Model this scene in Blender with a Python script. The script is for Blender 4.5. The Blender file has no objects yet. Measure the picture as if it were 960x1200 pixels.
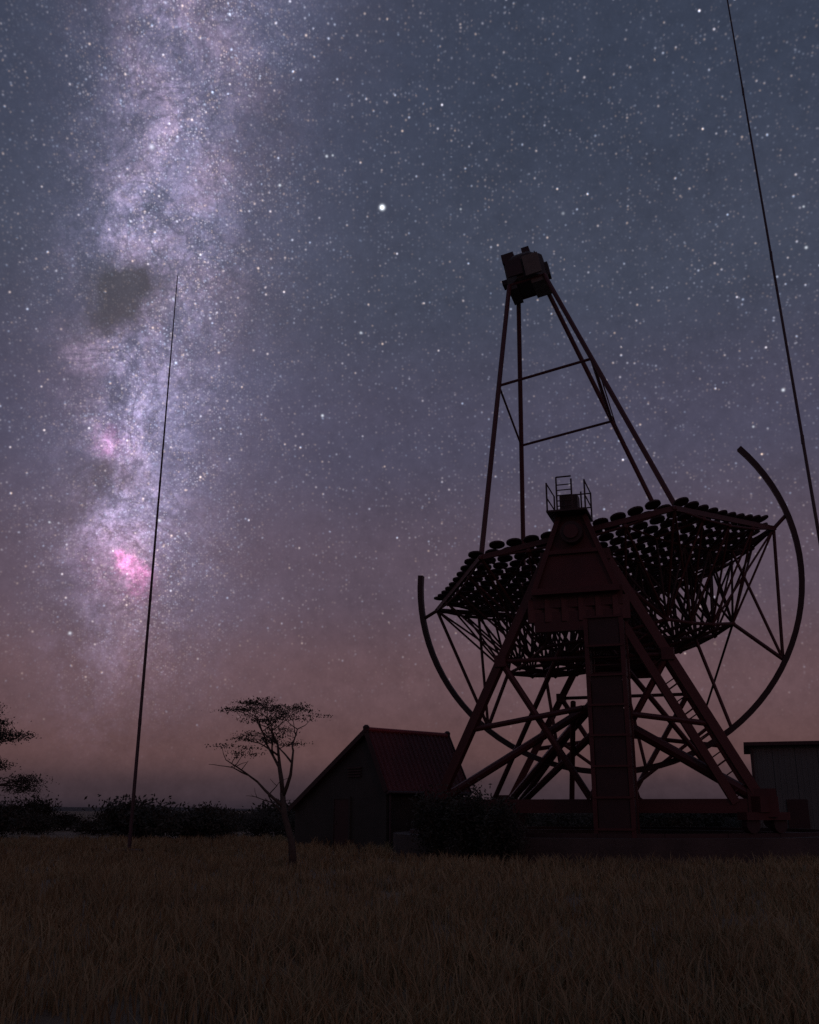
import bpy, bmesh, math, random
import numpy as np
from mathutils import Vector, Matrix, noise as mnoise

R = math.radians
sc = bpy.context.scene
COL = sc.collection
random.seed(7); rng = np.random.default_rng(7)

# ------------------------------------------------------------------ camera
CAM = Vector((0, 0, 1.6))
FPX = 1160.0                      # focal length in pixels of a 960 px wide frame
PITCH = math.atan(350 / FPX)
cd = bpy.data.cameras.new('camera'); cam = bpy.data.objects.new('camera', cd); COL.objects.link(cam)
cam.location = CAM; cam.rotation_euler = (R(90) + PITCH, 0, 0)
cd.sensor_fit = 'HORIZONTAL'; cd.sensor_width = 36; cd.lens = 36 * FPX / 960
cd.clip_start = 0.1; cd.clip_end = 20000
sc.camera = cam
sc.render.engine = 'CYCLES'
sc.cycles.use_denoising = False
sc.cycles.max_bounces = 5
sc.view_settings.view_transform = 'Standard'; sc.view_settings.look = 'None'
sc.view_settings.gamma = 1; sc.view_settings.use_curve_mapping = False; sc.view_settings.exposure = 0

def lin(r, g, b):
    f = lambda c: (c / 255 / 12.92) if c / 255 <= 0.04045 else ((c / 255 + 0.055) / 1.055) ** 2.4
    return (f(r), f(g), f(b), 1)

def skydir(px, py):               # direction on the celestial sphere of a star as it was photographed
    c, s = math.cos(PITCH), math.sin(PITCH)
    a, b = (px - 480) / FPX, (600 - py) / FPX
    return Vector((a, c - b * s, s + b * c)).normalized()

# ------------------------------------------------------------------ world: night sky
world = bpy.data.worlds.new('World'); sc.world = world; world.use_nodes = True
NT = world.node_tree; NT.nodes.clear()
world.cycles.sampling_method = 'MANUAL'; world.cycles.sample_map_resolution = 256

class V:                          # tiny expression helper over math nodes
    def __init__(s, sock): s.s = sock
    def _m(a, op, b=None, c=None, clamp=False):
        n = NT.nodes.new('ShaderNodeMath'); n.operation = op; n.use_clamp = clamp
        for i, x in enumerate((a, b, c)):
            if x is None: continue
            if isinstance(x, V): NT.links.new(x.s, n.inputs[i])
            else: n.inputs[i].default_value = x
        return V(n.outputs[0])
    def __add__(a, b): return V._m(a, 'ADD', b)
    def __radd__(a, b): return V._m(b, 'ADD', a)
    def __sub__(a, b): return V._m(a, 'SUBTRACT', b)
    def __rsub__(a, b): return V._m(b, 'SUBTRACT', a)
    def __mul__(a, b): return V._m(a, 'MULTIPLY', b)
    def __rmul__(a, b): return V._m(b, 'MULTIPLY', a)
    def pw(a, b): return V._m(a, 'POWER', b)
    def exp(a): return V._m(a, 'EXPONENT')
    def clamp(a): return V._m(a, 'ADD', 0.0, clamp=True)
    def ss(a, lo, hi):
        n = NT.nodes.new('ShaderNodeMapRange'); n.interpolation_type = 'SMOOTHSTEP'
        NT.links.new(a.s, n.inputs['Value']); n.inputs['From Min'].default_value = lo; n.inputs['From Max'].default_value = hi
        return V(n.outputs['Result'])

def vmath(op, a, b):
    n = NT.nodes.new('ShaderNodeVectorMath'); n.operation = op
    for i, x in enumerate((a, b)):
        if hasattr(x, 'is_output'): NT.links.new(x, n.inputs[i])
        else: n.inputs[i].default_value = tuple(x)
    return n.outputs['Value'] if op in ('DOT_PRODUCT', 'LENGTH') else n.outputs[0]

tc = NT.nodes.new('ShaderNodeTexCoord')
nrm = NT.nodes.new('ShaderNodeVectorMath'); nrm.operation = 'NORMALIZE'
NT.links.new(tc.outputs['Generated'], nrm.inputs[0]); P = nrm.outputs[0]
sep = NT.nodes.new('ShaderNodeSeparateXYZ'); NT.links.new(P, sep.inputs[0]); Z = V(sep.outputs['Z'])

def wnoise(scale, detail=6, rough=0.6, dist=0.0, vec=None, off=(0, 0, 0)):
    n = NT.nodes.new('ShaderNodeTexNoise')
    n.inputs['Scale'].default_value = scale; n.inputs['Detail'].default_value = detail
    n.inputs['Roughness'].default_value = rough; n.inputs['Distortion'].default_value = dist
    NT.links.new(vmath('ADD', vec if vec is not None else P, off), n.inputs['Vector'])
    return n
def nf(*a, **k): return V(wnoise(*a, **k).outputs['Fac'])

# airglow gradient over the elevation (the same all round the horizon)
ramp = NT.nodes.new('ShaderNodeValToRGB'); cr = ramp.color_ramp; cr.interpolation = 'EASE'
stops = [(0.0, (50, 42, 50)), (0.018, (64, 51, 57)), (0.055, (94, 69, 70)), (0.12, (99, 76, 81)), (0.22, (89, 76, 89)),
         (0.36, (75, 73, 92)), (0.5, (65, 70, 87)), (0.65, (58, 65, 83)), (1.0, (50, 58, 76))]
while len(cr.elements) < len(stops): cr.elements.new(0.5)
for e, (p, col) in zip(cr.elements, stops): e.position = p; e.color = lin(*col)
NT.links.new(Z.clamp().s, ramp.inputs['Fac'])

# the Milky Way: a great circle
d1, d2 = skydir(200, 150), skydir(140, 720)
e3 = d1.cross(d2).normalized()            # pole of the band
warp = wnoise(5, 5, 0.6)
wv = vmath('SUBTRACT', warp.outputs['Color'], (0.5, 0.5, 0.5))
def scaled(v, k):
    n = NT.nodes.new('ShaderNodeVectorMath'); n.operation = 'SCALE'; NT.links.new(v, n.inputs[0]); n.inputs['Scale'].default_value = k
    return n.outputs[0]
fine = wnoise(26, 6, 0.65)
fv = vmath('SUBTRACT', fine.outputs['Color'], (0.5, 0.5, 0.5))
PW = vmath('ADD', vmath('ADD', P, scaled(wv, 0.022)), scaled(fv, 0.060))
S = V(vmath('DOT_PRODUCT', P, e3)); SW = V(vmath('DOT_PRODUCT', PW, e3))
# sign so that positive S is towards picture right
if e3.dot(skydir(480, 400)) < 0: S = S * -1.0; SW = SW * -1.0
def gauss(x, w, c=0.0): return ((x - c).pw(2.0) * (-1.0 / (w * w))).exp()
def blob(px, py, rad_px, vec=None):
    d = skydir(px, py); s = rad_px / FPX
    vv = vec if vec is not None else P
    df = vmath('SUBTRACT', vv, tuple(d))
    n = NT.nodes.new('ShaderNodeVectorMath'); n.operation = 'DOT_PRODUCT'; NT.links.new(df, n.inputs[0]); NT.links.new(df, n.inputs[1])
    return (V(n.outputs['Value']) * (-1.0 / (s * s))).exp()

n_big, n_mid, n_fine = nf(8, 7, 0.62, 0.6), nf(17, 8, 0.66, 0.8, off=(3, 1, 2)), nf(48, 5, 0.7, off=(7, 2, 5))
ext = Z.ss(0.02, 0.3)
wide = gauss(S, 0.16, 0.02) * 0.026
grain = nf(210, 3, 0.8, off=(2, 8, 4)).ss(0.34, 0.74)
filam = 1.0 - ((nf(13, 7, 0.62, 1.2, off=(4, 0, 6)) - 0.5) * 2.0).pw(2.0).pw(0.5)      # ridges: branching dust filaments
fil = filam.ss(0.90, 0.985) * gauss(SW, 0.10, -0.005)
core = gauss(SW, 0.054, 0.0) * (n_mid.ss(0.30, 0.70) * 1.0 + 0.22) * (n_fine * 1.5 + 0.1) * (grain * 0.7 + 0.75) * 0.25
mid = gauss(SW, 0.095, 0.035) * (n_big.ss(0.3, 0.75) * 0.7 + 0.2) * (n_fine * 1.5 + 0.25) * (grain * 0.6 + 0.75) * 0.062
lanes = n_big.ss(0.5, 0.64) * gauss(SW, 0.08, -0.035)
sack = (blob(156, 340, 30, PW) * 1.2 + blob(132, 362, 24, PW) * 0.9 + blob(108, 384, 20, PW) * 0.6 + blob(114, 556, 28, PW) * 0.8 + blob(90, 600, 26, PW) * 0.4 + blob(172, 330, 22, PW) * 0.4).clamp()
dark = (1.0 - lanes * 0.8) * (1.0 - sack * 0.97) * (1.0 - fil * 0.45)
clouds = blob(122, 268, 30, PW) * 0.15 + blob(160, 495, 40, PW) * 0.19 + blob(150, 610, 42, PW) * 0.17 + blob(165, 440, 42, PW) * 0.07 + blob(118, 405, 24, PW) * 0.09 + blob(185, 205, 60, PW) * 0.055 + blob(230, 320, 60, PW) * 0.025
mw = (core + mid + clouds * (n_fine * 2.4 + 0.1) * (grain * 1.1 + 0.45)) * dark * ext + wide * ext
neb = (blob(148, 655, 10, PW) * 0.8 + blob(156, 666, 14, PW) * 0.24 + blob(142, 652, 36, PW) * 0.045 + blob(163, 682, 17, PW) * 0.09 + blob(128, 516, 12, PW) * 0.14 + blob(140, 520, 22, PW) * 0.035) * (n_fine * 2.2 + 0.2) * (grain * 0.9 + 0.5)

# stars: cells on the sphere, a point in each
def starlayer(scale, rad, power, amp, off):
    n = NT.nodes.new('ShaderNodeTexVoronoi'); n.voronoi_dimensions = '3D'; n.feature = 'F1'
    n.inputs['Scale'].default_value = scale; n.inputs['Randomness'].default_value = 1.0
    NT.links.new(vmath('ADD', P, off), n.inputs['Vector'])
    sp = NT.nodes.new('ShaderNodeSeparateColor'); NT.links.new(n.outputs['Color'], sp.inputs[0])
    b = V(sp.outputs[0]).pw(power)
    return gauss(V(n.outputs['Distance']), rad) * b * amp, V(sp.outputs[1])
fa, fc = starlayer(300, 0.30, 4.0, 0.17, (0, 0, 0))
fb, _ = starlayer(150, 0.15, 6.0, 0.62, (1.3, 0.2, 0.7))
fg, _ = starlayer(520, 0.42, 2.5, 0.20, (2.3, 1.2, 0.1))
fd, fdc = starlayer(72, 0.066, 6.5, 1.5, (0.4, 2.1, 0.9))
clus = nf(24, 4, 0.7, off=(1, 6, 3)).ss(0.32, 0.68) * 1.1 + 0.4
field = (fa + fb + fg * gauss(SW, 0.10, 0.015) * 0.8) * (0.7 + gauss(S, 0.085, 0.01) * 1.6) * clus * (1.0 - sack * 0.7) + fd
starext = Z.ss(0.02, 0.32)
field = field * starext
bright = None
for px, py, rad, amp in [(448, 243, 3.4, 1.5), (178, 172, 3.4, 0.42), (448, 243, 1.6, 1.0), (378, 487, 2.0, 0.5), (187, 610, 2.2, 0.5), (945, 290, 2.0, 0.42),
                         (918, 457, 2.2, 0.5), (82, 742, 2.3, 0.4), (383, 183, 1.9, 0.4), (328, 217, 1.9, 0.45), (423, 390, 2.0, 0.35),
                         (390, 182, 1.6, 0.3), (942, 242, 1.6, 0.3), (883, 500, 1.7, 0.3), (203, 350, 1.8, 0.3), (58, 612, 1.7, 0.3), (540, 245, 1.6, 0.22), (660, 250, 2.2, 0.16)]:
    b = blob(px, py, rad * 0.72) * amp * 1.35
    bright = b if bright is None else bright + b

def colmul(val, col):
    n = NT.nodes.new('ShaderNodeVectorMath'); n.operation = 'SCALE'; n.inputs[0].default_value = col; NT.links.new(val.s, n.inputs['Scale']); return n.outputs[0]
def mixcol(fac, a, b):
    n = NT.nodes.new('ShaderNodeMix'); n.data_type = 'RGBA'
    NT.links.new(fac.s, n.inputs[0]); n.inputs[6].default_value = (*a, 1); n.inputs[7].default_value = (*b, 1)
    return n.outputs[2]
def vscale(vec, val):
    n = NT.nodes.new('ShaderNodeVectorMath'); n.operation = 'SCALE'; NT.links.new(vec, n.inputs[0]); NT.links.new(val.s, n.inputs['Scale']); return n.outputs[0]
mottle = nf(70, 4, 0.75, off=(5, 5, 1)) * 0.5 + nf(11, 4, 0.6, off=(9, 5, 1)) * 0.4 + 0.55
tot = vscale(ramp.outputs['Color'], mottle)
# the dust of the dark clouds is brownish against the airglow
tot = vmath('MULTIPLY', tot, mixcol(sack, (1.0, 1.0, 1.0), (1.02, 0.90, 0.70)))
tot = vmath('ADD', tot, vscale(mixcol(n_big.ss(0.35, 0.65), (1.10, 0.78, 1.18), (0.90, 0.80, 1.36)), mw))
tot = vmath('ADD', tot, colmul(neb, (1.35, 0.30, 0.85)))
tot = vmath('ADD', tot, vscale(mixcol(fc, (1.15, 0.84, 0.66), (0.76, 0.92, 1.30)), field))
tot = vmath('ADD', tot, colmul(bright, (0.92, 0.98, 1.08)))
bg = NT.nodes.new('ShaderNodeBackground'); NT.links.new(tot, bg.inputs['Color']); bg.inputs['Strength'].default_value = 1.0
wo = NT.nodes.new('ShaderNodeOutputWorld'); NT.links.new(bg.outputs[0], wo.inputs['Surface'])

# added faint low red fill from behind the camera, no moon; tints the steel
sd = bpy.data.lights.new('red_fill', 'SUN'); sd.energy = 0.055; sd.color = (1.0, 0.22, 0.16); sd.angle = R(8)
so = bpy.data.objects.new('red_fill', sd); COL.objects.link(so); so.location = (10, -20, 20)
so.rotation_euler = Vector((-0.35, 0.86, -0.30)).to_track_quat('-Z', 'Y').to_euler()

# ------------------------------------------------------------------ materials
MAT = {}
def material(name, c1, c2=None, scale=4.0, rough=0.6, metal=0.0, bump=0.0, bscale=30.0, detail=6, wave=None):
    m = bpy.data.materials.new(name); m.use_nodes = True; t = m.node_tree; b = t.nodes['Principled BSDF']
    b.inputs['Roughness'].default_value = rough; b.inputs['Metallic'].default_value = metal
    co = t.nodes.new('ShaderNodeTexCoord')
    if c2 is None: b.inputs['Base Color'].default_value = (*c1, 1)
    else:
        n = t.nodes.new('ShaderNodeTexNoise'); n.inputs['Scale'].default_value = scale; n.inputs['Detail'].default_value = detail
        t.links.new(co.outputs['Object'], n.inputs['Vector'])
        r = t.nodes.new('ShaderNodeValToRGB'); r.color_ramp.elements[0].position = 0.3; r.color_ramp.elements[1].position = 0.7
        r.color_ramp.elements[0].color = (*c1, 1); r.color_ramp.elements[1].color = (*c2, 1)
        t.links.new(n.outputs['Fac'], r.inputs['Fac']); t.links.new(r.outputs['Color'], b.inputs['Base Color'])
    if bump:
        n2 = t.nodes.new('ShaderNodeTexNoise'); n2.inputs['Scale'].default_value = bscale; n2.inputs['Detail'].default_value = 6
        t.links.new(co.outputs['Object'], n2.inputs['Vector'])
        bp = t.nodes.new('ShaderNodeBump'); bp.inputs['Strength'].default_value = bump; bp.inputs['Distance'].default_value = 0.05
        t.links.new(n2.outputs['Fac'], bp.inputs['Height']); t.links.new(bp.outputs['Normal'], b.inputs['Normal'])
    MAT[name] = m; return m
material('steel', (0.055, 0.009, 0.009), (0.082, 0.015, 0.014), 1.5, 0.55)
material('red_lit_steel', (0.060, 0.010, 0.010), (0.090, 0.016, 0.015), 1.2, 0.6)  # tower head steel with the red light on it put into the colour
material('dark_steel', (0.026, 0.009, 0.009), (0.040, 0.014, 0.013), 2.0, 0.6)
material('mirror_back', (0.030, 0.012, 0.012), (0.045, 0.018, 0.017), 3.0, 0.7)
material('mirror_glass', (0.75, 0.76, 0.78), None, rough=0.04, metal=1.0)
material('housing', (0.030, 0.024, 0.022), (0.05, 0.04, 0.035), 2.0, 0.6)
material('housing_pale', (0.10, 0.085, 0.075), (0.14, 0.12, 0.10), 2.0, 0.7)
material('concrete', (0.045, 0.034, 0.030), (0.075, 0.056, 0.048), 0.8, 0.9, bump=0.4, bscale=8)
material('rubber', (0.02, 0.02, 0.02), None, rough=0.8)
material('soil', (0.10, 0.072, 0.045), (0.16, 0.118, 0.07), 0.18, 0.95, bump=0.5, bscale=2.5, detail=9)
material('grass_blade', (0.20, 0.15, 0.075), (0.32, 0.25, 0.125), 0.25, 0.85)
material('leaf', (0.022, 0.021, 0.013), (0.040, 0.036, 0.022), 0.9, 0.8)
material('bark', (0.05, 0.038, 0.030), (0.085, 0.065, 0.05), 6, 0.9)
material('hut_wall', (0.026, 0.024, 0.020), (0.042, 0.038, 0.032), 1.2, 0.75)
material('hut_roof', (0.085, 0.022, 0.025), (0.13, 0.034, 0.036), 1.0, 0.6)
material('ridge_red', (0.22, 0.028, 0.03), (0.30, 0.045, 0.045), 1.0, 0.6)
material('hall_sheet', (0.085, 0.10, 0.095), (0.115, 0.13, 0.12), 0.5, 0.7)
material('hall_roof', (0.04, 0.022, 0.022), (0.055, 0.03, 0.028), 0.5, 0.7)
material('galvanised', (0.05, 0.03, 0.035), (0.075, 0.05, 0.055), 1.0, 0.5, 0.3)
material('hill', (0.03, 0.028, 0.026), (0.05, 0.045, 0.04), 0.01, 0.95)

# ------------------------------------------------------------------ object helpers
W = {}
def put(o, parent=None, M=None):
    M = Matrix.Identity(4) if M is None else M
    if o.name not in COL.objects: COL.objects.link(o)
    W[o.name] = M
    if parent is not None:
        o.parent = parent; o.matrix_basis = W[parent.name].inverted() @ M
    else: o.matrix_basis = M
    return o
def tag(o, label=None, cat=None, group=None, kind=None):
    if label: o['label'] = label
    if cat: o['category'] = cat
    if group: o['group'] = group
    if kind: o['kind'] = kind
    return o
def root(name, loc): return put(bpy.data.objects.new(name, None), None, Matrix.Translation(Vector(loc)))
def mesh_of(verts, faces, mat, name='mesh', smooth=False):
    me = bpy.data.meshes.new(name); me.from_pydata([tuple(v) for v in verts], [], faces)
    for m in (mat if isinstance(mat, (list, tuple)) else [mat]): me.materials.append(MAT[m])
    if smooth: me.polygons.foreach_set('use_smooth', [True] * len(me.polygons))
    me.update(); return me

class MB:                         # collects solids of one mesh, in world coordinates
    def __init__(s): s.v, s.f = [], []
    def add(s, vs, fs):
        o = len(s.v); s.v += [Vector(v) for v in vs]; s.f += [[i + o for i in f] for f in fs]; return s
    def box(s, lo, hi, M=None):
        (x0, y0, z0), (x1, y1, z1) = lo, hi
        vs = [Vector(p) for p in ((x0,y0,z0),(x1,y0,z0),(x1,y1,z0),(x0,y1,z0),(x0,y0,z1),(x1,y0,z1),(x1,y1,z1),(x0,y1,z1))]
        if M is not None: vs = [M @ v for v in vs]
        return s.add(vs, [[3,2,1,0],[4,5,6,7],[0,1,5,4],[1,2,6,5],[2,3,7,6],[3,0,4,7]])
    def tube(s, pts, rads, k=8):
        pts = [Vector(p) for p in pts]; vs, fs = [], []; up = None
        for i, p in enumerate(pts):
            d = (pts[min(i + 1, len(pts) - 1)] - pts[max(i - 1, 0)]).normalized()
            a = d.orthogonal().normalized() if up is None else (up - d * up.dot(d)).normalized()
            up = a; b = d.cross(a); r = rads[i] if isinstance(rads, (list, tuple)) else rads
            vs += [p + (a * math.cos(2 * math.pi * j / k) + b * math.sin(2 * math.pi * j / k)) * r for j in range(k)]
        for i in range(len(pts) - 1):
            for j in range(k): fs.append([i*k + j, i*k + (j+1) % k, (i+1)*k + (j+1) % k, (i+1)*k + j])
        fs.append(list(range(k))[::-1]); fs.append([(len(pts)-1)*k + j for j in range(k)])
        return s.add(vs, fs)
    def prism(s, poly, off):      # polygon swept by the vector off
        n = len(poly); off = Vector(off); vs = [Vector(p) for p in poly] + [Vector(p) + off for p in poly]
        return s.add(vs, [list(range(n))[::-1], list(range(n, 2*n))] + [[i, (i+1) % n, n + (i+1) % n, n + i] for i in range(n)])
    def obj(s, name, mat, parent=None, origin=None, smooth=False, M=None):
        if M is None:
            if origin is None:
                lo = Vector([min(v[i] for v in s.v) for i in range(3)]); hi = Vector([max(v[i] for v in s.v) for i in range(3)])
                origin = (lo + hi) / 2; origin.z = lo.z
            M = Matrix.Translation(Vector(origin))
        Mi = M.inverted()
        me = mesh_of([Mi @ v for v in s.v], s.f, mat, name, smooth)
        bm = bmesh.new(); bm.from_mesh(me); bmesh.ops.recalc_face_normals(bm, faces=bm.faces); bm.to_mesh(me); bm.free()
        return put(bpy.data.objects.new(name, me), parent, M)

def unit_cyl(mat, k=8):
    vs = [(math.cos(2*math.pi*j/k), math.sin(2*math.pi*j/k), z) for z in (0, 1) for j in range(k)]
    fs = [[j, (j+1) % k, k + (j+1) % k, k + j] for j in range(k)] + [list(range(k))[::-1], list(range(k, 2*k))]
    return mesh_of(vs, fs, mat, 'rod_' + mat)
def unit_sq(mat):
    b = MB().box((-1, -1, 0), (1, 1, 1)); return mesh_of(b.v, b.f, mat, 'beam_' + mat)
ROD = {m: unit_cyl(m) for m in ('steel', 'dark_steel', 'red_lit_steel', 'galvanised')}
BEAM = {m: unit_sq(m) for m in ('steel', 'dark_steel', 'red_lit_steel', 'galvanised')}
def bar(name, a, b, r, parent, mat='steel', square=False, ref=(0, 0, 1), rb=None):
    a, b = Vector(a), Vector(b); d = b - a; L = d.length; d.normalize()
    ref = Vector(ref)
    if abs(d.dot(ref)) > 0.98: ref = Vector((1, 0, 0)) if abs(d.x) < 0.9 else Vector((0, 1, 0))
    x = ref.cross(d).normalized(); y = d.cross(x)
    M = Matrix((x * r, y * (rb or r), d * L)).transposed().to_4x4(); M.translation = a
    return put(bpy.data.objects.new(name, (BEAM if square else ROD)[mat]), parent, M)

# ------------------------------------------------------------------ setting: ground and far hills
def ground_mesh():
    rs = [0, 3, 6, 9, 12, 15, 18, 22, 26, 30, 35, 40, 46, 53, 60, 70, 82, 96, 115, 140, 180, 240, 340, 500, 800, 1400, 2600, 4500, 8000]
    k = 120; vs, fs = [(0, 0, 0)], []
    for r in rs[1:]:
        for j in range(k):
            a = 2 * math.pi * j / k; x, y = r * math.cos(a), r * math.sin(a)
            h = 0.05 * mnoise.noise(Vector((x * 0.12, y * 0.12, 1))) + 0.025 * mnoise.noise(Vector((x * 0.5, y * 0.5, 4))) if r < 800 else 0
            vs.append((x, y, h - 0.03))
    for j in range(k): fs.append([0, 1 + j, 1 + (j + 1) % k])
    for i in range(len(rs) - 2):
        for j in range(k): fs.append([1 + i*k + j, 1 + (i+1)*k + j, 1 + (i+1)*k + (j+1) % k, 1 + i*k + (j+1) % k])
    return mesh_of(vs, fs, 'soil', 'ground', True)
tag(put(bpy.data.objects.new('ground', ground_mesh())), kind='structure')

def hills():
    k = 360; vs, fs = [], []
    for j in range(k):
        a = 2 * math.pi * j / k; ca, sa = math.cos(a), math.sin(a)
        n1 = mnoise.noise(Vector((ca * 5, sa * 5, 3))) * 0.6 + mnoise.noise(Vector((ca * 17, sa * 17, 9))) * 0.4
        h = max(2, 9 + 22 * n1)
        for r, z in ((3000, -1), (3080, h * 0.7), (3150, h), (3600, -1)): vs.append((r * ca, r * sa, z))
    for j in range(k):
        o, p = j * 4, ((j + 1) % k) * 4
        for i in range(3): fs.append([o + i, p + i, p + i + 1, o + i + 1])
    return mesh_of(vs, fs, 'hill', 'hills', True)
tag(put(bpy.data.objects.new('hills', hills())), kind='structure')

# ------------------------------------------------------------------ the telescope
TX, TY, AX = 8.16, 41.4, 11.14                    # foot of the azimuth axis, height of the elevation axis
G0 = Vector((TX, TY, 0)); E0 = Vector((TX, TY, AX))
AZ = R(18); u = Vector((-math.sin(AZ), -math.cos(AZ), 0)); v = Vector((math.cos(AZ), -math.sin(AZ), 0)); zz = Vector((0, 0, 1))
TH = R(10); n = -math.sin(TH) * v + math.cos(TH) * zz; h = math.cos(TH) * v + math.sin(TH) * zz
def D(a, b, c): return E0 + u * a + h * b + n * c      # dish frame: along elevation axis, across, along pointing
def T(a, b, z): return G0 + u * a + v * b + zz * z     # base frame
RAIL_R = 8.06; DECK = 0.75

# concrete ring foundation with its steel rail
fd_root = MB()
def ring(mb, r0, r1, z0, z1, k=72, a0=0, a1=2 * math.pi):
    full = abs(a1 - a0 - 2 * math.pi) < 1e-6; m = k if full else k + 1
    vs, fs = [], []
    for j in range(m):
        a = a0 + (a1 - a0) * j / k; c, s = math.cos(a), math.sin(a)
        vs += [G0 + Vector((r * c, r * s, z)) for r, z in ((r0, z0), (r1, z0), (r1, z1), (r0, z1))]
    for j in range(k):
        o, p = j * 4, ((j + 1) % m) * 4
        for i in range(4): fs.append([o + i, p + i, p + (i + 1) % 4, o + (i + 1) % 4])
    if not full: fs += [[0, 1, 2, 3], [(m-1)*4 + i for i in (3, 2, 1, 0)]]
    return mb.add(vs, fs)
ring(fd_root, RAIL_R - 0.75, RAIL_R + 0.75, -0.3, DECK)
fo = tag(fd_root.obj('rail_foundation', 'concrete', None, G0), 'low concrete ring foundation under the telescope wheels', 'foundation')
for i in range(24):
    ring_seg = ring(MB(), RAIL_R - 0.09, RAIL_R + 0.09, DECK - 0.01, DECK + 0.14, 4, 2*math.pi*i/24 + 0.001, 2*math.pi*(i+1)/24 - 0.001)
    ring_seg.obj('rail_segment', 'dark_steel', fo)

tel = tag(root('gamma_ray_telescope', G0), 'huge dark red steel dish telescope with round mirror facets and tall four-legged camera mast', 'telescope')

# --- base frame
bf = MB(); bf.tube([T(0, 0, -0.2), T(0, 0, 2.3)], 0.8, 16)
base = bf.obj('base_frame', 'steel', tel, G0)
feet = {}
for sa in (1, -1):
    for sb in (1, -1): feet[(sa, sb)] = (sa * 5.8, sb * 5.6)
BZ = 1.75
for (sa, sb), (a, b) in feet.items():
    bar('beam', T(0, 0, BZ), T(a, b, BZ), 0.16, base, 'steel', True, rb=0.24)
for p, q in (((1,1),(1,-1)), ((1,1),(-1,1)), ((-1,1),(-1,-1)), ((1,-1),(-1,-1))):
    bar('beam', T(*feet[p], BZ), T(*feet[q], BZ), 0.15, base, 'steel', True, rb=0.23)
for (sa, sb), (a, b) in feet.items():
    c = T(a, b, 0); tdir = Vector((-(c - G0).y, (c - G0).x, 0)).normalized(); rdir = (c - G0).normalized()
    M = Matrix((tdir, rdir, zz)).transposed().to_4x4(); M.translation = c
    bg_ = MB().box((-0.95, -0.22, DECK + 0.55), (0.95, 0.22, DECK + 0.8), M).box((-0.4, -0.3, DECK + 0.8), (0.4, 0.3, BZ + 0.3), M)
    bo = bg_.obj('bogie', 'steel', base)
    for t in (-0.6, 0.6):
        cc = c + tdir * t + zz * (DECK + 0.43)
        MB().tube([cc - rdir * 0.12, cc + rdir * 0.12], 0.3, 14).obj('wheel', 'dark_steel', bo)

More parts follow.
